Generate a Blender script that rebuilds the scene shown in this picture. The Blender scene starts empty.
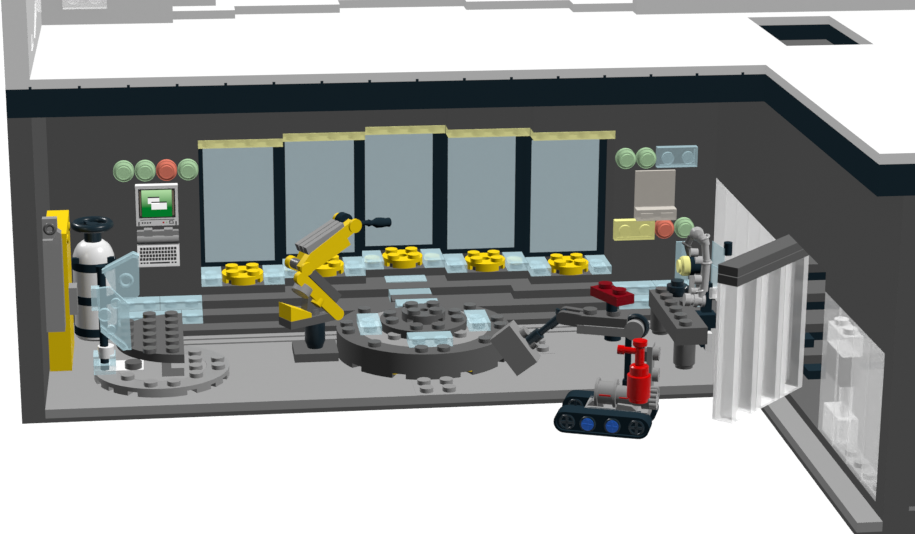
import bpy, bmesh, math
from mathutils import Vector, Matrix
S = 0.1                      # one stud of the model is 0.1 m here
sc = bpy.context.scene
C = sc.collection
R = math.radians

# ------------------------------------------------------------ materials
def lin(h):
    v = [int(h[i:i+2], 16)/255 for i in (0, 2, 4)]
    return [((c+.055)/1.055)**2.4 if c > .04045 else c/12.92 for c in v]

def mat(name, rgb, rough=.6, spec=0.0):
    m = bpy.data.materials.new(name); m.use_nodes = True
    nt = m.node_tree; b = nt.nodes['Principled BSDF']
    b.inputs['Roughness'].default_value = rough
    b.inputs['Specular IOR Level'].default_value = spec
    n = nt.nodes.new('ShaderNodeTexNoise'); n.inputs['Scale'].default_value = 60
    tc = nt.nodes.new('ShaderNodeTexCoord'); nt.links.new(tc.outputs['Object'], n.inputs['Vector'])
    mx = nt.nodes.new('ShaderNodeMix'); mx.data_type = 'RGBA'
    mx.inputs[6].default_value = [c*.985 for c in rgb]+[1]; mx.inputs[7].default_value = [min(1, c*1.015) for c in rgb]+[1]
    nt.links.new(n.outputs['Fac'], mx.inputs[0]); nt.links.new(mx.outputs[2], b.inputs['Base Color'])
    return m

def trans(name, rgb, alpha, spec=.0, glow=0):
    # see-through coloured plastic; 'glow' is how much light from behind it scatters forward
    m = mat(name, rgb, .4, spec); nt = m.node_tree
    b = nt.nodes['Principled BSDF']; out = nt.nodes['Material Output']
    t = nt.nodes.new('ShaderNodeBsdfTransparent'); mx = nt.nodes.new('ShaderNodeMixShader')
    mx.inputs[0].default_value = alpha
    src = b.outputs[0]
    if glow:
        tl = nt.nodes.new('ShaderNodeBsdfTranslucent'); tl.inputs[0].default_value = [c*glow for c in rgb]+[1]
        ad = nt.nodes.new('ShaderNodeAddShader'); nt.links.new(src, ad.inputs[0]); nt.links.new(tl.outputs[0], ad.inputs[1]); src = ad.outputs[0]
    nt.links.new(t.outputs[0], mx.inputs[1]); nt.links.new(src, mx.inputs[2]); nt.links.new(mx.outputs[0], out.inputs[0])
    return m

DK = mat('dark_grey_plastic', (.122, .122, .122))
DKS = mat('dark_grey_gloss_plastic', (.122, .122, .122), .35, .3)
LG = mat('light_grey_plastic', (.31, .31, .31))
LGS = mat('light_grey_gloss_plastic', (.30, .30, .30), .35, .2)
SV = mat('silver_plastic', (.50, .50, .50), .28, .8)
BK = mat('black_plastic', (.0125, .027, .038))
BKS = mat('black_gloss_plastic', (.0125, .027, .038), .3, .2)
WH = mat('white_plastic', (.81, .81, .81))
WHS = mat('white_gloss_plastic', (.86, .86, .86), .3, .4)
GR = mat('white_ground', (.86, .86, .86), .9, 0)
YE = mat('yellow_plastic', (.88, .62, .004), .5, .05)
RD = mat('red_plastic', (.62, .0, .0), .3, .15)
DR = mat('dark_red_plastic', (.20, .0, .006), .45, .15)
BLU = mat('blue_plastic', (.02, .16, .75), .35, .3)
TB = trans('transparent_light_blue', (.60, .86, .94), .46)
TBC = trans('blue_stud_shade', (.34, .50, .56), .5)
PANE = trans('glass_pane', (.62, .78, .84), .88, 0)
TC = trans('transparent_clear', (.95, .95, .95), .47, 0, .22)
TCW = trans('transparent_clear_window', (.95, .95, .95), .68, 0, .2)
TCN = trans('transparent_clear_near_window', (.95, .95, .95), .22, 0, .3)
TY = trans('transparent_yellow', (1, .97, .36), .86)
TYI = trans('yellow_insert', (.85, .82, .28), .38, 0)
TYB = trans('transparent_yellow_bar', (1, .97, .42), .82, 0)
TG = trans('transparent_green', (.52, .80, .47), .68)
TR = trans('transparent_red', (.92, .25, .17), .78)
TS = trans('transparent_smoke', (.66, .62, .56), .86, 0)
KEY = mat('key_print', (.05, .05, .05))
MON = mat('monitor_grey_plastic', (.92, .92, .92))
SLV = mat('side_shade_print', (.30, .24, .17))
# printed green screen, pale top, deep green below; emission added to brighten the print
SCR = bpy.data.materials.new('green_screen_print_glow'); SCR.use_nodes = True
_n = SCR.node_tree; _b = _n.nodes['Principled BSDF']; _b.inputs['Roughness'].default_value = .6
_b.inputs['Specular IOR Level'].default_value = .05
_t = _n.nodes.new('ShaderNodeTexCoord'); _s = _n.nodes.new('ShaderNodeSeparateXYZ'); _r = _n.nodes.new('ShaderNodeValToRGB')
_n.links.new(_t.outputs['Generated'], _s.inputs[0]); _n.links.new(_s.outputs[2], _r.inputs[0]); _n.links.new(_r.outputs[0], _b.inputs['Emission Color']); _b.inputs['Emission Strength'].default_value = 1; _b.inputs['Base Color'].default_value = (0, .02, 0, 1)
_r.color_ramp.elements[0].position = .35; _r.color_ramp.elements[0].color = (.0, .17, .022, 1)
_r.color_ramp.elements[1].position = 1; _r.color_ramp.elements[1].color = (.45, .72, .38, 1)

WIN = mat('window_print_glow', (.8, .8, .8)); _w = WIN.node_tree.nodes['Principled BSDF']
_w.inputs['Emission Color'].default_value = (1, 1, 1, 1); _w.inputs['Emission Strength'].default_value = .5  # white print, no lamp: glow added so it looks brighter

# ------------------------------------------------------------ mesh helper
class MB:
    def __init__(s): s.bm = bmesh.new()
    def _add(s, vs, fs):
        v = [s.bm.verts.new(p) for p in vs]
        for f in fs: s.bm.faces.new([v[i] for i in f])
        return s
    def box(s, x0, x1, y0, y1, z0, z1):
        vs = [(x, y, z) for z in (z0, z1) for y in (y0, y1) for x in (x0, x1)]
        return s._add(vs, [(0,2,3,1),(4,5,7,6),(0,1,5,4),(2,6,7,3),(0,4,6,2),(1,3,7,5)])
    def prism(s, poly, a0, a1, axis='y'):
        f = {'y': lambda p, q, a: (p, a, q), 'z': lambda p, q, a: (p, q, a), 'x': lambda p, q, a: (a, p, q)}[axis]
        n = len(poly); vs = [f(p, q, a0) for p, q in poly]+[f(p, q, a1) for p, q in poly]
        fs = [tuple(range(n)), tuple(range(2*n-1, n-1, -1))]+[(i, (i+1) % n, n+(i+1) % n, n+i) for i in range(n)]
        return s._add(vs, fs)
    def cyl(s, c, r, h, d=(0, 0, 1), r2=None, seg=28):
        r2 = r if r2 is None else r2
        q = Vector((0, 0, 1)).rotation_difference(Vector(d).normalized()); c = Vector(c)
        vs = []
        for rr, z in ((r, 0), (r2, h)):
            for i in range(seg):
                a = 2*math.pi*i/seg; vs.append(c+q @ Vector((rr*math.cos(a), rr*math.sin(a), z)))
        fs = [tuple(range(seg-1, -1, -1)), tuple(range(seg, 2*seg))]+[(i, (i+1) % seg, seg+(i+1) % seg, seg+i) for i in range(seg)]
        return s._add(vs, fs)
    def lathe(s, c, prof, d=(0, 0, 1), seg=36):
        q = Vector((0, 0, 1)).rotation_difference(Vector(d).normalized()); c = Vector(c); vs = []; fs = []
        for r, z in prof:
            for i in range(seg):
                a = 2*math.pi*i/seg; vs.append(c+q @ Vector((max(r, 1e-4)*math.cos(a), max(r, 1e-4)*math.sin(a), z)))
        for k in range(len(prof)-1):
            for i in range(seg):
                j = (i+1) % seg; fs.append((k*seg+i, k*seg+j, (k+1)*seg+j, (k+1)*seg+i))
        fs.append(tuple(range(seg-1, -1, -1))); n = (len(prof)-1)*seg; fs.append(tuple(range(n, n+seg)))
        return s._add(vs, fs)
    def torus(s, c, R0, r, d=(0, 0, 1), seg=36, sg=12, a0=0, a1=360):
        q = Vector((0, 0, 1)).rotation_difference(Vector(d).normalized()); c = Vector(c); vs = []; fs = []
        full = a1-a0 >= 360; n = seg if full else seg+1
        for i in range(n):
            a = R(a0+(a1-a0)*i/seg)
            for k in range(sg):
                b = 2*math.pi*k/sg; vs.append(c+q @ Vector(((R0+r*math.cos(b))*math.cos(a), (R0+r*math.cos(b))*math.sin(a), r*math.sin(b))))
        for i in range(seg):
            i2 = (i+1) % n if full else i+1
            for k in range(sg): fs.append((i*sg+k, i2*sg+k, i2*sg+(k+1) % sg, i*sg+(k+1) % sg))
        if not full: fs += [tuple(range(sg-1, -1, -1)), tuple(range((n-1)*sg, n*sg))]
        return s._add(vs, fs)
    def sector(s, c, r0, r1, z0f, z1, seg=96):
        # ring whose underside height varies with the angle (notches in the rim)
        zc = max(z0f(360*(i+.5)/seg) for i in range(seg))+.001
        for lo, hi, part in ((zc, z1, 0), (0, zc, 1)):
            v = {}
            def V(i, r, z):
                k = (i % seg, r, z)
                if k not in v: t = 2*math.pi*i/seg; v[k] = s.bm.verts.new((c[0]+r*math.cos(t), c[1]+r*math.sin(t), z))
                return v[k]
            solid = [part == 0 or z0f(360*(i+.5)/seg) < 1e-6 for i in range(seg)]
            for i in range(seg):
                if not solid[i]: continue
                for f in ([(i, r1, lo), (i+1, r1, lo), (i+1, r1, hi), (i, r1, hi)], [(i, r0, lo), (i, r0, hi), (i+1, r0, hi), (i+1, r0, lo)],
                          [(i, r0, hi), (i, r1, hi), (i+1, r1, hi), (i+1, r0, hi)], [(i, r0, lo), (i+1, r0, lo), (i+1, r1, lo), (i, r1, lo)]):
                    s.bm.faces.new([V(*q) for q in f])
                if not solid[i-1]: s.bm.faces.new([V(i, r0, lo), V(i, r1, lo), V(i, r1, hi), V(i, r0, hi)])
                if not solid[(i+1) % seg]: s.bm.faces.new([V(i+1, r0, lo), V(i+1, r0, hi), V(i+1, r1, hi), V(i+1, r1, lo)])
        return s
    def build(s, name, m, parent=None, smooth=True, loc=None, rot=0):
        bmesh.ops.recalc_face_normals(s.bm, faces=s.bm.faces)
        bmesh.ops.scale(s.bm, vec=(S, S, S), verts=s.bm.verts)
        me = bpy.data.meshes.new(name); s.bm.to_mesh(me); s.bm.free()
        if smooth:
            me.polygons.foreach_set('use_smooth', [True]*len(me.polygons)); me.set_sharp_from_angle(angle=R(32))
        me.materials.append(m); o = bpy.data.objects.new(name, me); C.objects.link(o)
        if parent: o.parent = parent
        if loc: o.location = [c*S for c in loc]
        o.rotation_euler.z = R(rot)
        return o

def thing(name, label, cat, loc=(0, 0, 0), rot=0, group=None):
    o = bpy.data.objects.new(name, None); C.objects.link(o); o.empty_display_size = .05
    o.location = [c*S for c in loc]; o.rotation_euler.z = R(rot)
    o['label'] = label; o['category'] = cat
    if group: o['group'] = group
    return o
def tag(o, label, cat, group=None):
    o['label'] = label; o['category'] = cat
    if group: o['group'] = group
    return o
def struct(o): o['kind'] = 'structure'; return o
_sm = {}
def stud(parent, x, y, z, m, r=.3, h=.2, d=(0, 0, 1)):
    k = (m.name, r, h, d)
    if k not in _sm:
        o = MB().cyl((0, 0, 0), r, h, d, seg=24).build('stud', m, parent); _sm[k] = o.data
    else:
        o = bpy.data.objects.new('stud', _sm[k]); C.objects.link(o); o.parent = parent
    o.location = (x*S, y*S, z*S); return o

# ------------------------------------------------------------ the setting
g = MB(); g.box(-400, 500, -150, 1500, -1, 0); struct(g.build('floor_ground', GR))
b = MB(); b.box(1, 33, 0, 13, 0, .2); b.box(32, 33, -16, 0, 0, .2); struct(b.build('floor_base', DK))
b = MB(); b.prism([(1, 0), (32, 0), (32, -16), (33, -16), (33, 12.5), (1, 12.5)], .2, .6, 'z'); struct(b.build('floor', LG))
b = MB(); b.box(4, 33, 8.05, 9, .6, .665); struct(b.build('trim_1', LG))
b = MB(); b.box(4, 33, 8.55, 9, .665, .73); struct(b.build('trim_2', LG))
b = MB(); b.box(0, 1, 0, 13, 0, 13.4); struct(b.build('wall_left', DK))
# back wall with a stepped recess for the display bays
BAYS = [(8, 14), (12, 15), (16, 16), (20, 15), (24, 14)]
b = MB(); b.box(1, 8, 12, 13, .6, 13.4); b.box(7.4, 8, 13, 16, .6, 13.4); struct(b.build('wall_back', DK, smooth=False))
b = MB(); b.box(28, 33, 12, 13, .6, 13.4); b.box(28, 28.6, 13, 16, .6, 13.4); struct(b.build('wall_back', DK, smooth=False))
for x, y in BAYS:
    b = MB(); b.box(x, x+4, y-2, y-1, 9.4, 13.4); struct(b.build('wall_header', DK))
    b = MB(); b.box(x, x+4, y+1, y+1.5, .6, 13.4); struct(b.build('wall_bay', DK))
# right wall with the long window opening
b = MB(); b.box(33, 34, -16, 13, 0, 1.0); b.box(33, 34, -16, -15, 1, 13.4); b.box(33, 34, 11.85, 13, 1, 13.4); b.box(33, 34, -15, -7, 7, 13.4); b.box(33, 34, -7, -.9, 7.82, 13.4); b.box(33, 34, -.9, 11.85, 7, 13.4)
struct(b.build('wall_right', DK, smooth=False))
b = MB(); b.box(34, 46, -16, 20, 0, 1.0); struct(b.build('floor_side', DK))
b = MB(); b.box(34, 46, 19, 20, 1, 13.4); struct(b.build('wall_far', DK))
b = MB(); b.box(34, 46, -15.6, -15, 1, 13.4); struct(b.build('wall_front', DK))
# black band under the roof
b = MB(); b.box(0, 32, 0, 1, 13.4, 14.6)
b.box(32, 33, -16, 1, 13.4, 14.6); b.box(33, 46, -16, -15, 13.4, 14.6)
for k in range(16): b.box(1+2*k-.06, 1+2*k+.06, -.02, .0, 14.55, 14.7)
struct(b.build('trim_band', BK, smooth=False))
b = MB(); b.box(34, 38.0, 11, 12, 13.4, 14.6); b.box(38, 39, 3, 12, 13.4, 14.6); b.box(33.4, 34, 3, 12, 13.4, 14.6); b.box(34, 38, 3.4, 4, 13.4, 14.6)
struct(b.build('trim_hatch', BK, smooth=False))
b = MB(); b.box(34, 37.9, 9.3, 11, 13.5, 13.87); struct(b.build('trim_shelf', DK))
# white roof with the hatch left open
b = MB(); b.box(0, 34, 0, 22, 14.6, 15); b.box(38, 50, 0, 22, 14.6, 15); b.box(34, 38, 11, 22, 14.6, 15); b.box(34, 38, 0, 4, 14.6, 15); b.box(32, 50, -16, 0, 14.6, 15)
struct(b.build('ceiling', WH, smooth=False))
b = MB(); b.box(0, 1, 0, 13, 15, 21); struct(b.build('wall_parapet', WH))
b = MB(); b.box(1, 7, 12.1, 13, 15, 21); b.box(7, 9.05, 14.2, 15, 15, 21); b.box(28.9, 50, 12.2, 13.2, 15, 21); struct(b.build('wall_upper', WH, smooth=False))
b = MB()
for x0, x1, y in ((7, 9.9, 12.95), (9.9, 14.9, 14), (14.9, 21, 15.2), (21, 26, 14.2), (26, 28.9, 13.1)): b.box(x0, x1, y, 19, 15, 15.4)
struct(b.build('trim_kerb', WH, smooth=False))

# ------------------------------------------------------------ terraced steps
st = thing('terraced_steps', 'wide dark grey stepped terrace below the five display windows, three bays deep', 'stairs', (18, 9, .6))
def stp(boxes):
    m = MB()
    for x0, x1, y0, y1, z0, z1 in boxes: m.box(x0-18, x1-18, y0-9, y1-9, z0-.6, z1-.6)
    return m.build('step', DK, st, smooth=False)
stp([(4, 33, 9, 12, .6, 1.0)])
stp([(4, 8, 11, 12, 1, 1.4), (28, 33, 11, 12, 1, 1.4), (8, 14, 10, 14, 1, 1.4), (14, 22, 11, 14, 1, 1.4), (22, 28, 10, 14, 1, 1.4)])
stp([(8, 13, 11, 14, 1.4, 1.8), (13, 23, 12, 14, 1.4, 1.8), (23, 28, 11, 14, 1.4, 1.8)])
stp([(x, x+4, y-2, y+1, 1.8, 2.2) for x, y in BAYS])
stp([(x, x+4, y, y+1, 2.2, 2.6) for x, y in BAYS])
stp([(14, 22, 10.02, 11, 1.0, 1.4)])
tag(MB().box(-1, 1, 0, 1, 0, .4).build('landing_plate', DK, loc=(18, 10.02, 1.4)), 'small dark grey landing plate between round podium and terrace', 'plate')

def tplate(x0, x1, y0, y1, z0, label, group=None, name='transparent_plate', m=TB, h=.4, inner=False):
    t = thing(name, label, 'plate', ((x0+x1)/2, (y0+y1)/2, z0), 0, group)
    hx, hy = (x1-x0)/2, (y1-y0)/2
    MB().box(-hx+.01, hx-.01, -hy+.01, hy-.01, .005, h).build('body', m, t)
    for i in range(round(2*hx)):
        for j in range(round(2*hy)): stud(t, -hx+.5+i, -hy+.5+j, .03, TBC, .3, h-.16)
    if inner:
        MB().cyl((0, .1, .1), .38, .22).build('insert', TYI, t)
    return t
ords = ['first', 'second', 'middle', 'fourth', 'rightmost']
for i, (x, y) in enumerate(BAYS):
    tplate(x, x+1, y-2, y, 2.2, 'pale blue see-through block left of the yellow disc under the %s display window' % ords[i], 'see-through blocks beside the yellow discs', inner=i in (1, 2))
    tplate(x+3, x+4, y-2, y, 2.2, 'pale blue see-through block right of the yellow disc under the %s display window' % ords[i], 'see-through blocks beside the yellow discs', inner=i in (2, 3))
    t = thing('round_plate', 'yellow round four-stud plate on the terrace below the %s display window' % ords[i], 'plate', (x+2, y-1, 2.2), 0, 'yellow round plates under the display windows')
    def z0(a):
        return .22 if abs((a % 90)-45) < 9 else 0.0
    MB().sector((0, 0), .25, 1, z0, .4, 72).build('body', YE, t)
    for sx in (-.5, .5):
        for sy in (-.5, .5): stud(t, sx, sy, .4, YE)
    for a in (225, 315):
        MB().cyl((.75*math.cos(R(a)), .75*math.sin(R(a)), .0), .16, .22).build('clutch_tube', DK, t)
    # display window
    w = thing('display_window', ['leftmost tall glass display window in a black frame on the stepped wall',
        'second tall black-framed glass window, behind the yellow robot arm', 'middle and rearmost tall black-framed glass window',
        'fourth tall black-framed glass window, right of the rearmost one', 'rightmost tall black-framed glass window next to the wall lights'][i], 'window', (x, y, 2.6), 0, 'tall display windows in the back wall')
    f = MB(); f.box(.0, .25, 0, 1, 0, 6.9); f.box(3.62, 4, 0, 1, 0, 6.9); f.box(.25, 3.62, 0, 1, 0, .22); f.box(.25, 3.62, 0, 1, 5.95, 6.9); f.box(.25, 3.62, .8, 1, .22, 5.95)
    f.build('frame', BK, w, smooth=False)
    MB().box(.25, 3.62, .06, .14, .22, 5.95).build('pane', PANE, w)
    l = thing('light_bar', 'pale yellow see-through light bar on top of the %s display window' % ords[i], 'light', (x, y-2, 9.0), 0, 'yellow light bars over the display windows')
    MB().box(.01, 3.99, .0, 1, .005, .395).build('body', TYB, l)
    for k in range(4):
        MB().cyl((.5+k, .36, .04), .3, .32).build('stud', TYB, l)

# see-through plates along the terrace ends
for k in range(2):
    tplate(4+2*k, 6+2*k, 11, 12, 1.4, ['pale blue see-through plate behind the screen panel on the upper left step', 'pale blue see-through plate on the upper left step, next to the terrace corner'][k])
    tplate(28+2*k, 30+2*k, 11, 12, 1.4, ['pale blue see-through plate on the upper right step, just behind the dark red plate', 'pale blue see-through plate on the upper right step behind the grey bench'][k])
tplate(7, 8, 10, 11, 1.0, 'single small see-through pale blue plate on the lower left step')
tplate(4, 7, 10, 11, 1.0, 'long see-through pale blue plate on the lower left step behind the half-round platform')
tplate(28, 30, 10, 11, 1.0, 'pale blue see-through plate on the lower right step, just behind the grey claw arm')
tplate(30, 32, 10, 11, 1.0, 'pale blue see-through plate on the lower right step, hidden partly by the bench')
tag(MB().box(-1, 1, 0, 1, 0, .05).build('transparent_tile', TB, loc=(18, 13, 1.8)), 'flat pale blue see-through tile on the terrace below the middle yellow disc', 'tile')
tag(MB().box(-1, 1, 0, 1, 0, .38).build('transparent_tile', TB, loc=(18, 11.02, 1.4)), 'pale blue see-through tile on the centre step, nearer than the other tile', 'tile')

# ------------------------------------------------------------ round podium
p = thing('round_podium', 'large round dark grey podium with a studded rim in the middle of the floor', 'podium', (18, 6, .6))
def zr(a):
    d = abs(((a+90+180) % 360)-180)
    return .22 if (19 < d < 26 or 52 < d < 60) else 0.0
MB().sector((0, 0), 3, 4, zr, 1.2, 120).build('ring', DK, p)
MB().cyl((0, 0, .0), 2.99, 1.18, seg=64).build('deck', LG, p)['label'] = 'light grey deck inside the ring'
bp = MB(); 
for a in (-90-27, -90+27): bp.cyl((3.75*math.cos(R(a)), 3.75*math.sin(R(a)), .15), .2, .1)
bp.build('base_insert', YE, p)['label'] = 'tiny yellow insert under the rim'
tt = MB().cyl((0, 0, 1.2), 2, .4, seg=56).build('turntable', DK, p)
for x, y in [(-3.5, .5), (-3.5, -.5), (-2.5, -2.5), (-.5, -3.5), (.5, -3.5), (2.5, -2.5), (3.5, -.5), (3.5, .5), (2.5, 2.5), (-2.5, 2.5)]: stud(p, x, y, 1.2, DKS)
for x, y in [(-1.5, -1.5), (1.5, -1.5)]: stud(p, x, y, 1.18, LGS)
for x, y in [(-1.5, .5), (-1.5, -.5), (-.5, -1.5), (.5, -1.5), (1.5, -.5), (1.5, .5), (-.5, 1.5), (.5, 1.5)]: stud(tt, x, y, 1.6, DKS)
t = thing('round_plate', 'dark grey round four-stud plate on the centre of the round podium', 'plate', (18, 6, 2.2))
MB().sector((0, 0), .22, 1, lambda a: .18 if abs((a % 90)-45) < 10 else 0, .4, 72).build('body', DKS, t)
for sx in (-.5, .5):
    for sy in (-.5, .5): stud(t, sx, sy, .4, DKS)
tplate(15, 16, 5, 7, 1.8, 'pale blue see-through plate on the left of the round podium')
tplate(20, 21, 5, 7, 1.8, 'pale blue see-through plate on the right of the round podium')
tplate(17, 19, 3, 4, 1.8, 'pale blue see-through plate at the front of the round podium')
tplate(17, 19, 8, 9, 1.8, 'pale blue see-through plate at the back of the round podium, half hidden')

t = thing('floor_plate', 'light grey four-stud patch of floor in front of the round podium', 'plate', (18, 1, .6))
MB().box(-1, 1, -1, 1, 0, .01).build('body', LG, t)
for sx in (-.5, .5):
    for sy in (-.5, .5): stud(t, sx, sy, .01, LGS)
t = thing('floor_plate', 'light grey studded patch of floor just right of the round podium, behind the tilted scoop', 'plate', (23, 6, .6))
MB().box(-1, 1, -1, 1, 0, .01).build('body', LG, t)
for sx in (-.5, .5):
    for sy in (-.5, .5): stud(t, sx, sy, .01, LGS)

# ------------------------------------------------------------ left corner
t = thing('round_platform', 'thin light grey round platform with studs on the left floor', 'platform', (6, 4, .6))
def zq(a):
    a = (a+90) % 360; return .2 if any(abs(a-c) < 4.5 for c in (25, 48, 335, 312, 68, 292)) else 0.0
MB().sector((0, 0), 2.0, 3, zq, .4, 120).build('rim', LGS, t)
MB().cyl((0, 0, 0), 1.99, .4, seg=48).build('deck', LG, t)
for x, y in [(-1.5, -1.5), (-.5, -2.5), (.5, -2.5), (1.5, 1.5), (1.5, .5), (1.5, -.5), (1.5, -1.5), (2.5, .5), (2.5, -.5)]: stud(t, x, y, .4, LGS)
t = thing('support_bracket', 'L-shaped grey bracket holding up the half-round platform', 'bracket', (6, 2.6, 1.0))
m = MB(); m.box(0, .42, 0, .5, 0, .8); m.box(.42, .98, 0, .5, 0, .38); m.build('body', LG, t)
t = thing('half_round_platform', 'raised dark grey half-round platform with three rows of studs', 'platform', (7, 5, 1.8))
poly = [(0, -3)]+[(-3*math.sin(R(a)), -3*math.cos(R(a))) for a in range(6, 180, 6)]+[(0, 3)]
MB().prism([(x, y) for x, y in poly], 0, .4, 'z').build('body', DK, t)
for x, y in [(-.5, -2.5), (-.5, -1.5), (-.5, -.5), (-.5, .5), (-.5, 1.5), (-.5, 2.5), (-1.5, -2.5), (-1.5, -1.5), (-1.5, -.5), (-1.5, .5), (-1.5, 1.5), (-1.5, 2.5), (-2.5, -1.5), (-2.5, -.5), (-2.5, .5), (-2.5, 1.5)]:
    stud(t, x, y, .4, DKS)
t = thing('white_tile', 'small white tile with a grey stud on the thin round platform', 'tile', (4.3, 4.2, 1.0))
MB().box(-.8, .9, -.7, .7, 0, .05).build('body', WH, t)
MB().cyl((.45, -.35, .05), .38, .28).build('knob', DKS, t)

# tank
t = thing('gas_tank', 'white domed tank with black straps in the back left corner', 'tank', (3, 10, .6))
MB().lathe((0, 0, 0), [(0, 0), (.9, 0), (.98, .1), (.98, 3.6), (.95, 3.95), (.86, 4.22), (.72, 4.45), (.5, 4.62), (.0, 4.68)]).build('body', WHS, t)
for z in (.2, 1.75, 3.35):
    MB().cyl((0, 0, z), 1.02, .4, seg=40).build('strap', BK, t)
for x in (-.8, .8):
    MB().box(x-.16, x+.16, -.72, -.5, 3.75, 4.0).build('buckle', BK, t)
MB().cyl((0, 0, 4.6), .4, .5).build('neck', BKS, t)
t = thing('hand_wheel', 'black steering wheel lying on top of the white tank', 'wheel', (3, 10, 5.7))
MB().torus((0, 0, .3), .8, .19).build('rim', BKS, t)
MB().cyl((0, 0, 0), .28, .36).build('hub', BKS, t)
for a in (30, 150, 270):
    MB().prism([(-.1, 0), (.1, 0), (.1, .8), (-.1, .8)], .2, .34, 'z').build('spoke', BKS, t, rot=a)

# yellow tower and grey lift on its face
t = thing('yellow_tower', 'tall narrow yellow block standing against the left wall', 'block', (1.5, 7, .6))
MB().box(-.48, .5, -2, 2, 0, 6.4).build('body', YE, t)
for y in (-1.1, 1.0): MB().cyl((.5, y, 5.9), .2, .05, (1, 0, 0)).build('pin', YE, t)
t = thing('grey_column', 'grey ridged column with a socket on top, fixed to the yellow tower', 'column', (1.45, 4.45, 2.8))
MB().box(-.44, .36, -.5, .5, 0, 4.0).build('body', LG, t)
m = MB(); m.prism([(-.44, 4.0), (.36, 4.0), (.36, 4.5), (.2, 4.6), (.0, 4.2), (-.44, 4.2)], -.5, .1); m.build('shoulder', LGS, t)
m = MB(); m.box(-.44, .2, -.2, .2, 4.0, 5.1); m.build('head', LG, t)
m = MB(); m.torus((-.12, -.22, 4.65), .2, .09, (0, 1, 0)); m.build('socket', DKS, t)
m = MB(); m.box(0, .35, 0, .8, 0, 1.25); tag(m.build('wall_bracket', LG, loc=(2.0, 5.1, 3.2)), 'small grey bracket on the right side of the yellow tower', 'bracket')

# see-through console
t = thing('console_post', 'thin black post in a see-through foot on the thin round platform', 'post', (3.5, 3.6, 1.0))
MB().cyl((.0, 0, .1), .19, 4.7).build('pole', BK, t)
MB().cyl((.0, 0, 4.6), .24, .3).build('cap', BK, t)
m = MB(); m.box(-.48, .48, -.45, .45, .0, .42); m.box(-.48, -.24, -.45, .45, .42, .85); m.box(.24, .48, -.45, .45, .42, .85); m.build('foot', TB, t)
MB().cyl((.08, 0, .7), .36, .5).build('collar', WHS, t)
t = thing('screen_panel', 'tilted pale blue see-through screen panel with a round pin, beside the tank', 'panel', (3.5, 3.25, 4.3))
MB().prism([(.04, 1.51), (1.41, 2.2), (1.67, 2.1), (1.63, .36), (1.47, .14), (.73, .07)], -.08, .08).build('sheet', TB, t)
MB().prism([(.04, 1.36), (.04, 1.52), (1.41, 2.24), (1.67, 2.12), (1.6, 2.0), (1.41, 2.06)], -.12, .28).build('top_rim', TB, t)
m = MB(); m.torus((1.07, -.12, 1.02), .26, .08, (0, 1, 0)); m.build('pin', TB, t)
t = thing('screen_panel', 'lower pale blue see-through panel leaning over the half-round platform', 'panel', (3.5, 3.0, 2.2))
MB().prism([(-.25, 2.85), (.35, 2.9), (1.15, 2.1), (1.2, .0), (.85, .0), (-.1, 1.0)], -.1, .1).build('sheet', TB, t)
MB().prism([(-.1, .9), (-.1, 1.15), (.95, .25), (1.05, .05), (.85, .0)], -.2, .2).build('lower_rim', TB, t)
m = MB(); m.cyl((.1, -.1, 1.7), .28, .25, (0, -1, 0)); m.cyl((.6, -.1, 2.2), .22, .2, (0, -1, 0)); m.cyl((.35, -.1, 1.0), .2, .2, (0, -1, 0)); m.build('pin', TB, t)
m = MB(); m.prism([(-.45, 2.9), (-.1, 2.9), (-.1, 1.9), (-.45, 1.9)], -.25, .25); m.build('clip', TB, t)

# ------------------------------------------------------------ wall fittings
def wlight(x, z, m, label, group):
    t = thing('wall_light', label, 'light', (x, 12, z), 0, group)
    MB().cyl((0, 0, 0), .49, .28, (0, -1, 0), seg=32).build('base', m, t)
    MB().cyl((0, -.28, 0), .46, .12, (0, -1, 0), r2=.36, seg=32).build('bezel', m, t)
    MB().cyl((0, -.4, 0), .3, .18, (0, -1, 0), seg=28).build('lens', m, t)
G1 = 'round lights above the wall computer'; G2 = 'round lights on the right part of the back wall'
wlight(4.5, 8.05, TG, 'leftmost green round light above the wall computer', G1)
wlight(5.5, 8.05, TG, 'second green round light above the wall computer, left of the red one', G1)
wlight(6.5, 8.05, TR, 'red round light above the wall computer', G1)
wlight(7.5, 8.05, TG, 'green round light between the red light and the first display window', G1)
wlight(28.5, 8.05, TG, 'upper green round light nearest the rightmost display window', G2)
wlight(29.5, 8.05, TG, 'upper green round light touching the blue wall plate', G2)
wlight(30.5, 4.5, TR, 'red round light on the right, beside the yellow wall plate', G2)
wlight(31.5, 4.5, TG, 'lower green round light behind the grey robot figure', G2)
def wplate(x, z, m, label):
    t = thing('wall_plate', label, 'plate', (x, 12, z))
    MB().box(0.01, 1.99, -.4, 0, 0.01, .99).build('body', m, t)
    f = MB(); f.box(.12, 1.88, -.44, -.4, .1, .18); f.box(1.78, 1.86, -.44, -.4, .18, .9); f.build('groove', m, t)
    for k in (.5, 1.5): stud(t, k, -.4, .5, m, .3, .16, (0, -1, 0))
wplate(30, 7.6, TB, 'pale blue see-through wall plate right of two green lights')
wplate(28, 4.0, TY, 'yellow see-through wall plate left of the red light')
t = thing('wall_screen', 'blank smoky grey see-through screen on the right part of the back wall', 'screen', (29, 12, 5.05))
MB().box(.02, 1.98, -.16, 0, .55, 2.35).build('sheet', TS, t)
MB().box(.02, 1.98, -.7, 0, .0, .54).build('ledge', TS, t)
for k in (.5, 1.5): MB().box(k-.3, k+.3, -.76, -.7, .12, .38).build('stud', TS, t)

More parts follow.
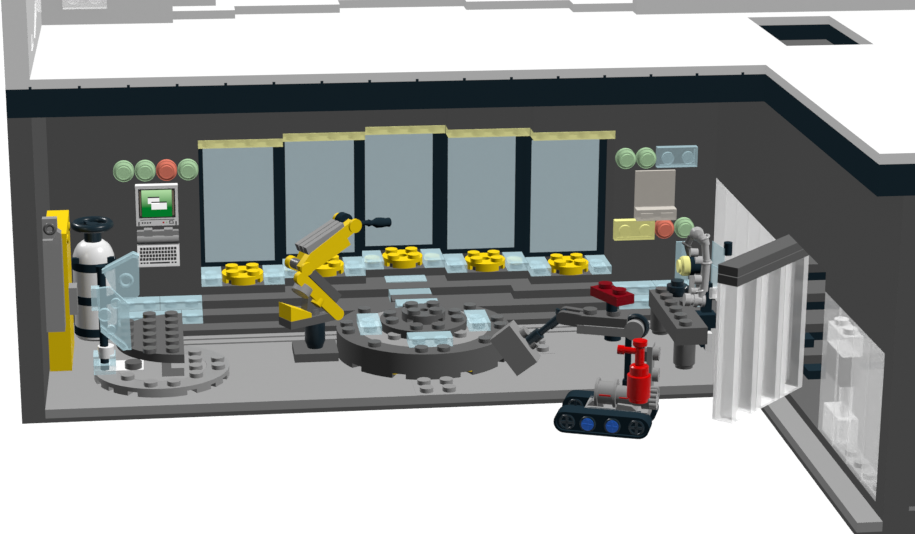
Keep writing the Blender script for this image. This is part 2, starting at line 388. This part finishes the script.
t = thing('computer_monitor', 'grey monitor with green screen mounted on the back wall', 'monitor', (5, 12, 5.42))
MB().box(.01, 1.99, -.4, 0, 0, 1.95).build('casing', MON, t)
m = MB(); m.box(.0, 2.0, -.48, -.4, 1.86, 1.97); m.build('top_edge', WH, t)
m = MB(); m.box(.14, 1.86, -.41, -.40, .38, 1.80); m.build('bezel', KEY, t)
m = MB(); m.box(.2, .26, -.415, -.41, .5, 1.7); m.box(1.72, 1.8, -.415, -.41, .5, 1.7); m.build('side_print', SLV, t)
MB().box(.29, 1.70, -.42, -.41, .44, 1.74).build('screen', SCR, t)
for (x0, x1, z0, z1) in ((.58, 1.12, 1.08, 1.42), (.74, 1.46, .8, 1.18)):
    w = MB().box(x0, x1, -.43, -.42, z0, z1-.06).build('window_print', WIN, t)
    MB().box(x0, x1, -.432, -.42, z1-.06, z1).build('title_bar', KEY, w)
m = MB(); m.box(.1, .16, -.41, -.4, .02, .2); m.box(1.84, 1.9, -.41, -.4, .02, .2); m.box(.2, 1.8, -.41, -.4, .28, .31); m.build('base_outline', KEY, t)
for x in (.3, .42, .54, .66): MB().cyl((x, -.4, .15), .04, .015, (0, -1, 0), seg=10).build('button', KEY, t)
MB().cyl((1.28, -.4, .15), .045, .015, (0, -1, 0), seg=10).build('button', RD, t)
MB().cyl((1.42, -.4, .15), .04, .015, (0, -1, 0), seg=10).build('button', TG, t)
w = MB().box(1.55, 1.75, -.41, -.4, .08, .24).build('power_button', KEY, t); MB().box(1.59, 1.71, -.42, -.41, .11, .21).build('button_face', WH, w)
t = thing('hinge_bar', 'grey hinge bar with two knuckles between wall monitor and keyboard', 'hinge', (5, 12, 4.4))
m = MB(); m.box(.02, 1.98, -.3, 0, .04, .72); m.build('bar', LGS, t)
m = MB(); m.cyl((.02, -.3, .3), .2, 1.96, (1, 0, 0)); m.build('barrel', LGS, t)
for x in (.35, 1.3): MB().box(x, x+.4, -.42, -.0, .5, .82).build('knuckle', LG, t)
t = thing('keyboard', 'light grey computer keyboard mounted on the back wall under the monitor', 'keyboard', (5, 12, 3.44))
MB().prism([(0, 0), (0, 1.0), (-.2, 1.0), (-.55, .08), (-.55, 0)], .01, 1.99, 'x').build('casing', MON, t)
def key(x, z, w, h, m=KEY):
    y = lambda q: -.2-.35*(1.0-q)/.92-.012
    k = MB(); k._add([(x, y(z), z), (x+w, y(z), z), (x+w, y(z+h), z+h), (x, y(z+h), z+h),
                      (x, y(z)+.03, z), (x+w, y(z)+.03, z), (x+w, y(z+h)+.03, z+h), (x, y(z+h)+.03, z+h)],
                     [(0, 1, 2, 3), (4, 7, 6, 5), (0, 4, 5, 1), (1, 5, 6, 2), (2, 6, 7, 3), (3, 7, 4, 0)])
    return k.build('key', m, t, smooth=False)
for r in range(4):
    for k in range(12):
        key(.12+.02*(r % 2)+k*.145, .29+r*.155, .118, .12)
for x, w in ((.14, .1), (.28, .1), (.42, .1), (.58, .95), (1.6, .1), (1.74, .1)): key(x, .15, w, .07)

# ------------------------------------------------------------ yellow robot arm
t = thing('base_plate', 'small square dark grey base plate under the yellow robot arm', 'plate', (13, 6, .6))
MB().box(-1, 1, -1, 1, 0, .4).build('body', DK, t)
A = thing('industrial_robot', 'yellow and grey jointed robot arm with black gripper on a black pedestal', 'robot arm', (13, 6, 1.0), 30)
Z = 1.0
def P(l): return [(u, z-Z) for u, z in l]
MB().lathe((0, 0, 0), [(.36, 0), (.40, .15), (.47, .3), (.47, 1.3)]).build('pedestal', BKS, A)
MB().prism(P([(-1.63, 2.26), (1.05, 2.26), (1.05, 2.64), (-1.63, 2.64)]), -.5, .5).build('turret', DK, A)
MB().prism(P([(-1.62, 2.64), (-.5, 2.64), (-.5, 2.84), (-1.62, 3.34)]), -.5, .5).build('wedge', YE, A)
m = MB(); m.cyl((-.15, 0, 1.64), .36, .25, r2=.3); m.prism(P([(-.6, 2.75), (.5, 2.7), (.1, 3.5), (-.5, 3.6)]), -.25, .25); m.build('shoulder', DKS, A)
import math as _m
def bar(p0, p1, w, n=10):
    a = _m.atan2(p1[1]-p0[1], p1[0]-p0[0]); pts = []
    for k in range(n+1): b_ = a-_m.pi/2+_m.pi*k/n; pts.append((p1[0]+w*_m.cos(b_), p1[1]+w*_m.sin(b_)))
    for k in range(n+1): b_ = a+_m.pi/2+_m.pi*k/n; pts.append((p0[0]+w*_m.cos(b_), p0[1]+w*_m.sin(b_)))
    return pts
MB().prism(P(bar((-1.08, 4.6), (.92, 2.54), .28)), -.62, -.34).build('lower_link', YE, A)
MB().prism(P([(-.27, 4.85), (1.2, 3.37), (.9, 3.05), (-.6, 4.62)]), -.45, .5).build('cover', DK, A)
m = MB(); m.cyl((-.76, -.3, 4.12-Z), .44, .4, (-.68, -.15, -.72)); m.build('motor', LGS, A)
m = MB(); m.cyl((.0, -.4, 3.42-Z), .26, .35, (-.68, -.1, -.72)); m.build('nub', YE, A)
m = MB(); m.cyl((.7, -.3, 2.9-Z), .2, 1.2, (-.68, .1, .6)); m.cyl((.3, 0, 2.64-Z), .25, .4, (.5, 0, .8)); m.build('piston', LGS, A)
MB().prism(P([(-.95, 4.78), (-.68, 4.7), (.78, 5.3), (1.69, 5.7), (1.51, 6.04), (2.03, 6.32), (1.8, 6.83), (-.5, 5.68), (-1.05, 5.1)]), -.5, -.15).build('upper_link', YE, A)
MB().prism(P(bar((-.8, 4.98), (-.75, 4.99), .3)), -.62, -.48).build('joint', YE, A)
MB().prism(P(bar((1.88, 6.57), (1.9, 6.57), .32)), -.62, -.48).build('joint', YE, A)
for w0 in (-.48, -.15, .18):
    MB().prism(P([(-.62, 5.62), (1.38, 6.52), (1.3, 6.78), (-.75, 5.95)]), w0, w0+.26).build('rib', LG, A)
MB().prism(P([(-.6, 5.60), (1.36, 6.48), (1.34, 6.66), (-.68, 5.82)]), -.47, .43).build('rib_bed', DK, A)
MB().prism(P([(-.95, 4.78), (-.68, 4.7), (.3, 5.1), (1.2, 5.5), (1.5, 6.5), (-.5, 5.6)]), -.14, .42).build('link_core', YE, A)
MB().cyl((-.8, .43, 5.02-Z), .3, .35, (0, 1, 0)).build('rear_joint', YE, A)
MB().cyl((1.85, .43, 6.6-Z), .3, .35, (0, 1, 0)).build('rear_joint', YE, A)
m = MB(); m.cyl((-.82, -.1, 5.05-Z), .24, .6, (0, 1, 0)); m.build('pin', DKS, A)
m = MB(); m.cyl((1.85, .1, 6.62-Z), .38, .4, (0, 1, 0)); m.build('wrist', BK, A)
m = MB(); m.cyl((1.9, -.2, 6.55-Z), .12, .9, (1, 0, -.06)); m.lathe((2.75, -.2, 6.48-Z), [(.1, 0), (.17, .15), (.12, .3), (.14, .4), (.24, .6), (.24, .85), (.2, 1.15), (.22, 1.3), (.0, 1.31)], (1, 0, -.13), 18)
m.build('gripper', BK, A)

# ------------------------------------------------------------ crawler with claw arm
V = (22.5, -3.42)
K = thing('tracked_crawler', 'grey crawler on two black tracks with a long scoop arm, in front of the base', 'robot', (22.5, -3.42, 0), -20.5)
def track(w0):
    tr = MB().prism(bar((.47, .475), (3.63, .475), .475, 12), w0, w0+.78).build('track', BK, K)
    # raised outer belt, hubs and axle crosses on the near side
    outer = bar((.47, .475), (3.63, .475), .475, 12); inner = bar((.47, .475), (3.63, .475), .36, 12)
    m = MB(); n = len(outer)
    for i in range(n):
        j = (i+1) % n; o0, o1, i0, i1 = outer[i], outer[j], inner[i], inner[j]
        m._add([(o0[0], w0-.1, o0[1]), (o1[0], w0-.1, o1[1]), (i1[0], w0-.1, i1[1]), (i0[0], w0-.1, i0[1]), (o0[0], w0, o0[1]), (o1[0], w0, o1[1]), (i1[0], w0, i1[1]), (i0[0], w0, i0[1])],
               [(0, 1, 2, 3), (0, 4, 5, 1), (2, 6, 7, 3)])
    m.build('belt', BK, tr)
    for u in (.57, 3.55):
        c = MB(); c.box(u-.3, u+.3, w0-.06, w0, .41, .53); c.box(u-.06, u+.06, w0-.06, w0, .2, .74); c.build('axle_cross', BKS, tr)
        c = MB(); c.torus((u, w0-.02, .475), .3, .05, (0, 1, 0), 24, 8); c.build('wheel', BKS, tr)
    for u in (1.46, 2.52):
        c = MB(); c.torus((u, w0-.02, .46), .3, .06, (0, 1, 0), 24, 8); c.build('wheel', BKS, tr)
        MB().cyl((u, w0, .46), .27, .1, (0, -1, 0)).build('blue_pin', BLU, tr)
        c = MB(); c.box(u-.22, u+.22, w0-.13, w0-.1, .42, .5); c.box(u-.04, u+.04, w0-.13, w0-.1, .24, .68); c.build('pin_cross', BLU, tr)
track(0); track(2.0)
m = MB(); m.box(1.2, 3.9, .6, 2.2, .55, .95); m.build('chassis', LG, K)
m = MB(); m.prism([(1.2, .9), (1.5, 1.2), (1.9, 1.2), (2.0, .9)], .9, 1.5); m.prism([(2.5, .9), (2.6, 1.2), (3.2, 1.15), (3.5, .9)], .7, 1.5); m.build('mount', LGS, K)
m = MB(); m.cyl((1.6, 1.2, 1.5), .62, .12, (1, 0, 0)); m.cyl((2.38, 1.2, 1.5), .62, .12, (1, 0, 0)); m.cyl((1.7, 1.2, 1.5), .5, .7, (1, 0, 0)); m.build('drum', LGS, K)
m = MB(); m.cyl((2.5, 1.2, 1.45), .42, 1.2, (1, 0, 0)); m.cyl((3.6, 1.2, 1.45), .52, .35, (1, 0, 0)); m.build('shaft', LGS, K)
m = MB()
for a in range(0, 360, 30): m.cyl((3.95, 1.2+.42*math.cos(R(a)), 1.45+.42*math.sin(R(a))), .1, .3, (1, 0, 0), seg=10)
m.cyl((3.95, 1.2, 1.45), .36, .28, (1, 0, 0)); m.build('gear', LGS, K)
MB().box(1.8, 2.3, .66, .72, 1.52, 1.58).build('red_line', RD, K); MB().box(2.65, 3.05, .74, .8, 1.45, 1.5).build('red_line', RD, K)
m = MB(); m.box(3.72, 3.95, 1.2, 2.0, 1.2, 3.7); m.build('upright_plate', LG, K)
for z in (2.35, 3.3): MB().cyl((3.95, 1.6, z), .3, .26, (1, 0, 0)).build('stud', LGS, K)
MB().box(3.3, 3.72, 1.3, 1.8, 3.0, 3.45).build('clamp', DK, K)
m = MB(); m.box(2.76, 3.02, 1.3, 1.5, .95, 4.2); m.box(2.70, 3.04, 1.25, 1.5, 1.75, 2.1); m.build('mast', BK, K)
# claw arm
am = MB().box(.75, 2.85, 1.0, 1.95, 4.52, 4.92).build('arm_plate', DK, K)
for u in (1.2, 2.2): stud(am, u, 1.48, 4.92, DKS)
MB().box(.72, 3.1, 1.0, 1.95, 4.12, 4.5).build('arm_beam', LG, K)['label'] = 'lower beam in lighter grey'
m = MB(); m.prism(bar((.1, 4.74), (.8, 4.68), .28), 1.02, 1.3); m.prism(bar((.1, 4.74), (.8, 4.68), .28), 1.6, 1.9); m.build('front_knuckle', DK, K)
m = MB(); m.cyl((3.15, 1.0, 4.42), .42, .3, (0, 1, 0)); m.cyl((3.15, 1.6, 4.42), .42, .3, (0, 1, 0)); m.build('rear_knuckle', LG, K)
m = MB(); m.torus((3.2, 1.45, 4.5), .45, .12, (0, 1, 0), 28, 8, 0, 360); m.build('hinge_ring', BKS, K)
MB().cyl((2.2, 1.45, 3.85), .36, .27).build('lower_stud', BK, K)
m = MB(); m.cyl((.2, 1.45, 4.9), .2, 1.0, (-.72, 0, -.66), seg=20); m.cyl((-.5, 1.45, 4.28), .15, .7, (-.72, 0, -.66), seg=20); m.cyl((-.95, 1.45, 3.86), .26, .62, (-.72, 0, -.66), seg=20); m.torus((.1, 1.45, 4.9), .3, .1, (0, 1, 0), 24, 8, 20, 200)
m.build('forearm', BKS, K)
m = MB(); m.prism([(-2.19, 4.24), (-.96, 2.69), (-1.83, 1.98), (-3.05, 3.50)], 1.0, 1.85); m.build('scoop', LG, K)
m = MB(); m.cyl((-1.35, 1.45, 3.3), .24, .3, (.8, 0, .6)); m.cyl((-1.75, 1.6, 3.72), .24, .25, (.8, 0, .6)); m.build('scoop_stud', LGS, K)
t = thing('fire_extinguisher', 'bright red fire extinguisher carried on the rear of the crawler', 'extinguisher', (22.5+3.55*math.cos(R(-20.5))+.3*math.sin(R(20.5)), -3.42-3.55*math.sin(R(20.5))+.3*math.cos(R(20.5)), 1.58), -20.5)
MB().lathe((0, 0, 0), [(0, 0), (.40, 0), (.40, .16), (.5, .2), (.5, 1.17), (.4, 1.2), (.4, 1.55), (.34, 1.6), (0, 1.61)]).build('body', RD, t)
MB().lathe((0, 0, 1.57), [(.2, 0), (.2, .8), (.31, .92), (.31, 1.12), (0, 1.13)]).build('valve', RD, t)
m = MB(); m.cyl((-.1, 0, 2.2), .14, .6, (-1, 0, .02)); m.cyl((-.66, 0, 2.21), .2, .28, (-1, 0, .02)); m.build('nozzle', RD, t)

t = thing('red_plate', 'dark red two-stud plate raised on a black pin above the grey claw arm', 'plate', (25.0, -2.83, 5.12), -65)
MB().cyl((0, 0, 0), .24, .52).build('pin', BK, t)
pl = MB().box(-.95, .95, -.46, .46, .5, .9).build('plate', DR, t)
for x in (-.5, .5): stud(pl, x, 0, .9, DR)

# ------------------------------------------------------------ bench with the grey robot figure
t = thing('bench', 'dark grey studded bench on round legs near the right window wall', 'bench', (29, 2, .6))
top = MB().box(0, 1.42, 0, 6, 1.2, 2.0).build('bench_top', DK, t)
for k in range(6): stud(top, .5, .5+k, 2.0, DKS)
for k in (3, 5): stud(top, 1.15, .5+k, 2.0, DKS, .25)
for y in (.5, 5.5): MB().lathe((.5, y, 0), [(.4, 0), (.42, .12), (.5, .2), (.5, 1.2)]).build('leg', DKS, t)
F = thing('robot_figure', 'shiny grey jointed robot figure of bent tubes standing beside the bench', 'robot', (30, 5, 2.6))
def Q(x, z): return (x, 0, z-2.6)
def seg(m, a, b, r, w=0):
    a = Vector((a[0], w, a[1]-2.6)); b = Vector((b[0], w, b[1]-2.6)); m.cyl(a, r, (b-a).length, tuple(b-a), seg=22)
def at(px, py):   # figure plan: local u, z on the figure's own plane
    return px, py
m = MB(); m.lathe((.47, 0, 6.15-2.6), [(0, -.3), (.24, -.2), (.33, 0), (.24, .2), (0, .3)], (0, 1, 0), 24)
seg(m, (.47, 6.15), (.82, 5.8), .24); seg(m, (.84, 5.9), (.92, 5.6), .19); m.build('elbow', SV, F)
m = MB(); m.torus((.82, 0, 5.95-2.6), .24, .06, (.4, 0, -.9)); m.torus((.98, 0, 4.75-2.6), .22, .06, (.1, 0, -1)); m.torus((.7, 0, 3.42-2.6), .2, .06, (.3, 0, -1)); m.build('collar', SV, F)
m = MB(); seg(m, (.86, 5.85), (.98, 4.75), .17); m.build('upper_tube', SV, F)
m = MB(); seg(m, (.98, 4.9), (.90, 3.4), .2); m.build('middle_tube', SV, F)
m = MB(); seg(m, (.88, 3.45), (.62, 2.75), .17); m.build('lower_tube', SV, F)
m = MB(); seg(m, (.32, 5.9), (.12, 5.45), .16, .4); m.torus((.12, .4, 5.5-2.6), .2, .06, (.5, 0, .8)); seg(m, (.12, 5.5), (.3, 4.9), .13, .4); m.build('rear_arm', DKS, F)
for c, r, h in (((.2, 5.25), .2, .35), ((.42, 4.85), .22, .34), ((.42, 3.95), .22, .34), ((.3, 3.4), .15, .3)): MB().cyl(Q(*c), r, h, (1, 0, -.05)).build('joint', SV, F)
m = MB(); m.box(.28, .5, .1, .35, .3, 2.6); m.build('spine', SV, F)
m = MB(); m.lathe(Q(.0, 3.0), [(.3, 0), (.3, .25), (.25, .3), (.25, .4), (.33, .42), (.33, .6), (.25, .62), (.25, .8), (.3, .82), (.3, .95)], (1, 0, -.1)); m.build('hip_spring', SV, F)
m = MB(); m.cyl(Q(.17, 4.62), .44, .2, (1, 0, 0)); m.cyl(Q(.37, 4.55), .3, .3, (1, 0, 0)); m.build('chest_plate', BK, F)
t = thing('round_light', 'yellow see-through round light on the chest of the grey robot figure', 'light', (30.15, 5, 4.62))
MB().lathe((0, 0, 0), [(.44, 0), (.46, .06), (.46, .3), (.38, .4), (.3, .4), (.3, .52), (0, .53)], (-1, 0, 0)).build('lens', TY, t)
t = thing('round_brick', 'black round one-stud brick on the bench beside the robot figure', 'brick', (30.1, 6.9, 2.62))
MB().lathe((0, 0, 0), [(.36, 0), (.4, .1), (.4, .22), (.5, .26), (.5, .5), (.31, .5), (.31, .74), (0, .75)]).build('body', BKS, t)
tag(MB().lathe((30.35, 5.6, 2.62), [(.2, 0), (.26, .2), (.2, .5), (.22, .75), (.1, .85), (0, .86)]).build('black_peg', BKS), 'small black peg on the bench just left of the figure legs', 'peg')
t = thing('black_stand', 'black upright stand behind the window edge holding the robot figure', 'stand', (31.0, 5, .6))
m = MB(); m.box(-.1, .35, .1, .5, 0, 3.1); m.build('pole', BK, t)
m = MB(); m.box(-.35, .5, -.3, .5, 1.05, 1.7); m.cyl((-.4, 0, 1.35), .3, .5, (1, 0, 0)); m.build('bracket', BK, t)
m = MB(); m.prism([(-.15, .85), (.12, .85), (.2, .2), (.1, -.0), (.0, .0)], -.3, .0); m.build('foot', BK, t)
tag(MB().box(31.0, 31.25, 4.4, 4.8, .6, 1.5).build('white_peg', WHS), 'tiny white peg beside the foot of the black stand', 'peg')
t = thing('back_panel', 'narrow pale blue see-through panel behind the yellow light and robot figure', 'panel', (30.55, 8.0, 2.9))
MB().box(-.3, .32, 0, .12, 0, 2.0).build('sheet', TB, t)
m = MB(); m.box(-.05, .2, -.1, 0, .1, 2.0); m.build('rib', TB, t)
t = thing('rear_screen', 'pale blue see-through panel with black peg seen through the window glass', 'panel', (31.4, 5.2, 3.0))
m = MB(); m.prism([(-.1, 2.7), (.5, 2.3), (.5, .3), (-.1, .5)], 0, .12); m.prism([(-.1, 1.6), (.5, 1.3), (.5, 1.15), (-.1, 1.45)], -.15, 0); m.build('sheet', TB, t)
MB().cyl((.65, .1, 2.0), .2, .6).build('peg', BK, t)
m = MB(); m.box(-.2, .55, -.2, .5, .0, .5); m.build('base', TC, t)

# ------------------------------------------------------------ windows in the right wall, hinged door
def cpanel(parent_loc, rot, length, height, label, m, group=None, name='window_panel', cat='window'):
    t = thing(name, label, cat, parent_loc, rot, group)
    MB().box(.02, length-.02, .0, .12, .0, height).build('sheet', m, t, smooth=False)
    for x in (.02, length-.17): MB().box(x, x+.15, -.82, -.01, .0, height).build('flange', m, t, smooth=False)
    return t
GW = 'clear panels filling the long window in the right wall'
yy = 11.85; names = ['rearmost', 'second', 'third', 'fourth', 'fifth', 'sixth']
for k in range(6):
    y1 = yy-2.1*k
    t = thing('window_panel', 'tall clear panel in the rear part of the right window opening, %s from the back' % names[k], 'window', (33.02, y1, 1.0), -90, GW)
    MB().box(.01, 2.09, 0, .1, 0.0, 6).build('sheet', TCW, t, smooth=False)
    MB().box(1.9, 2.09, .11, .5, 0.0, 6).build('flange', TC, t, smooth=False)
for k in range(4):
    y1 = -7-2*k
    t = thing('window_panel', ['clear window panel just right of the open door gap', 'second clear window panel from the open door gap', 'third clear window panel from the open door gap', 'frontmost clear window panel, at the near end of the right wall'][k], 'window', (33.02, y1, 1.0), -90, GW)
    MB().box(.01, 1.99, 0, .1, 0.0, 6).build('sheet', TCN, t, smooth=False)
    if k > 1: MB().box(.01, .2, .11, .6, 0.0, 6).build('flange', TCN, t, smooth=False)
D = thing('swing_door', 'clear ribbed door standing open at an angle under a thick dark grey bar', 'door', (29.56, -6.06, 1.0), 45)
for k in range(3):
    x = 2*k
    d = MB().box(x+.02, x+1.98, .8, .95, 0, 6).build('door_panel', TCW, D, smooth=False)
    MB().box(x+.02, x+.42, .0, .79, 0, 6).build('flange', TC, d, smooth=False)
    MB().box(x+1.58, x+1.98, .0, .79, 0, 6).build('flange', TC, d, smooth=False)
    MB().box(x+.43, x+1.57, .0, .79, 0, .1).build('bottom_lip', TC, d, smooth=False)
MB().box(0, 5.98, 0, .95, 6.41, 6.8).build('top_bar', DK, D)
MB().box(0, 5.98, 0, .95, 6.0, 6.38).build('lower_bar', DK, D)

# furniture seen through the near window
t = thing('clear_block', 'clear two-stud block holding a grey core, standing in the near window opening', 'block', (33.6, -8.2, 1.0))
MB().box(-.42, .4, -1.1, 1.1, 3.9, 4.75).build('upper_block', TC, t)
for y in (-.55, .65): MB().cyl((0, y, 4.75), .3, .22).build('stud', WHS, t)
MB().cyl((0, -.5, .05), .28, 3.4).build('tube', TC, t)
MB().box(-.42, .38, -1.0, 1.1, 2.6, 3.88).build('grey_core', DK, t)
MB().box(-.42, .4, -1.1, 1.1, .0, 1.2).build('lower_block', TC, t)
t = thing('studded_plate', 'row of grey studs on the sill behind the near window panels', 'plate', (33.55, -12, 1.0))
MB().box(-.4, .4, -2.6, 2.6, 0, .04).build('body', LG, t)
for k in range(4): stud(t, .0, -1.9+1.25*k, .04, LG)
# stairs beyond the open gap
t = thing('side_stairs', 'black and dark grey stairs seen through the gap beside the open door', 'stairs', (34.3, 0, 1.0))
for k in range(4):
    m = MB(); m.box(0, 5, 2*k+.0, 9, .8*k+.4, .8*k+.8); m.build('tread', DK, t, smooth=False)
    m = MB(); m.box(0, 5, 2*k+.05, 9, .8*k, .8*k+.4); m.box(0, .8, 2*k-.95, 2*k+.04, .8*k, .8*k+.4); m.build('riser', BK, t, smooth=False)

# roof details at the top edge
t = thing('clear_brick', 'clear two-stud brick on the white upper wall at the top edge', 'brick', (2, 12.1, 15.8))
MB().box(0, 2, -.45, -.01, 0, 1.2).build('body', TC, t)
for x in (.5, 1.5): MB().cyl((x, -.45, .55), .3, .15, (0, -1, 0)).build('stud', TC, t)
t = thing('clear_side_panel', 'small clear wedge panels on the inner face of the white parapet, top left', 'panel', (1.01, 5, 15.5))
MB().prism([(-.4, .35), (1.7, 1.1), (6, .3), (6, 3), (1.9, 3), (1.5, 1.5)], 0, .06, 'x').build('wedge', TC, t)
MB().prism([(-3, .3), (-2.4, .9), (-1.8, .4)], 0, .06, 'x').build('wedge', TC, t)

# ------------------------------------------------------------ light
w = bpy.data.worlds.new('studio'); sc.world = w; w.use_nodes = True
w.node_tree.nodes['Background'].inputs[0].default_value = (1, 1, 1, 1); w.node_tree.nodes['Background'].inputs[1].default_value = .06
def sun(name, v):
    v = Vector(v); l = bpy.data.lights.new(name, 'SUN'); l.energy = math.pi*v.length; l.angle = R(2); l.use_shadow = False
    o = bpy.data.objects.new(name, l); C.objects.link(o); o.rotation_euler = v.to_track_quat('Z', 'Y').to_euler(); o.location = (1, -2, 4)
sun('key_sun', (.60, -.33, .75))
sun('rim_sun', (-.33, .38, .42))
sun('fill_sun', (-.075, -.085, .05))

# ------------------------------------------------------------ camera
cam = bpy.data.cameras.new('camera'); co = bpy.data.objects.new('camera', cam); C.objects.link(co); sc.camera = co
cx, cy, cz, yaw, pit, rol, f = 6.15443586, -94.51078507, 34.82927031, .13264396, .2896692, .0071435, 2310.0953
Fw = Vector((math.sin(yaw)*math.cos(pit), math.cos(yaw)*math.cos(pit), -math.sin(pit)))
Rt = Fw.cross(Vector((0, 0, 1))).normalized(); U = Rt.cross(Fw)
R2 = math.cos(rol)*Rt+math.sin(rol)*U; U2 = -math.sin(rol)*Rt+math.cos(rol)*U
M = Matrix((R2, U2, -Fw)).transposed().to_4x4(); M.translation = Vector((cx, cy, cz))*S
co.matrix_world = M
cam.sensor_width = 36; cam.lens = f/915*36; cam.clip_end = 500
sc.view_settings.view_transform = 'Standard'; sc.view_settings.look = 'None'; sc.view_settings.exposure = 0; sc.view_settings.gamma = 1
sc.cycles.diffuse_bounces = 0; sc.cycles.transparent_max_bounces = 40
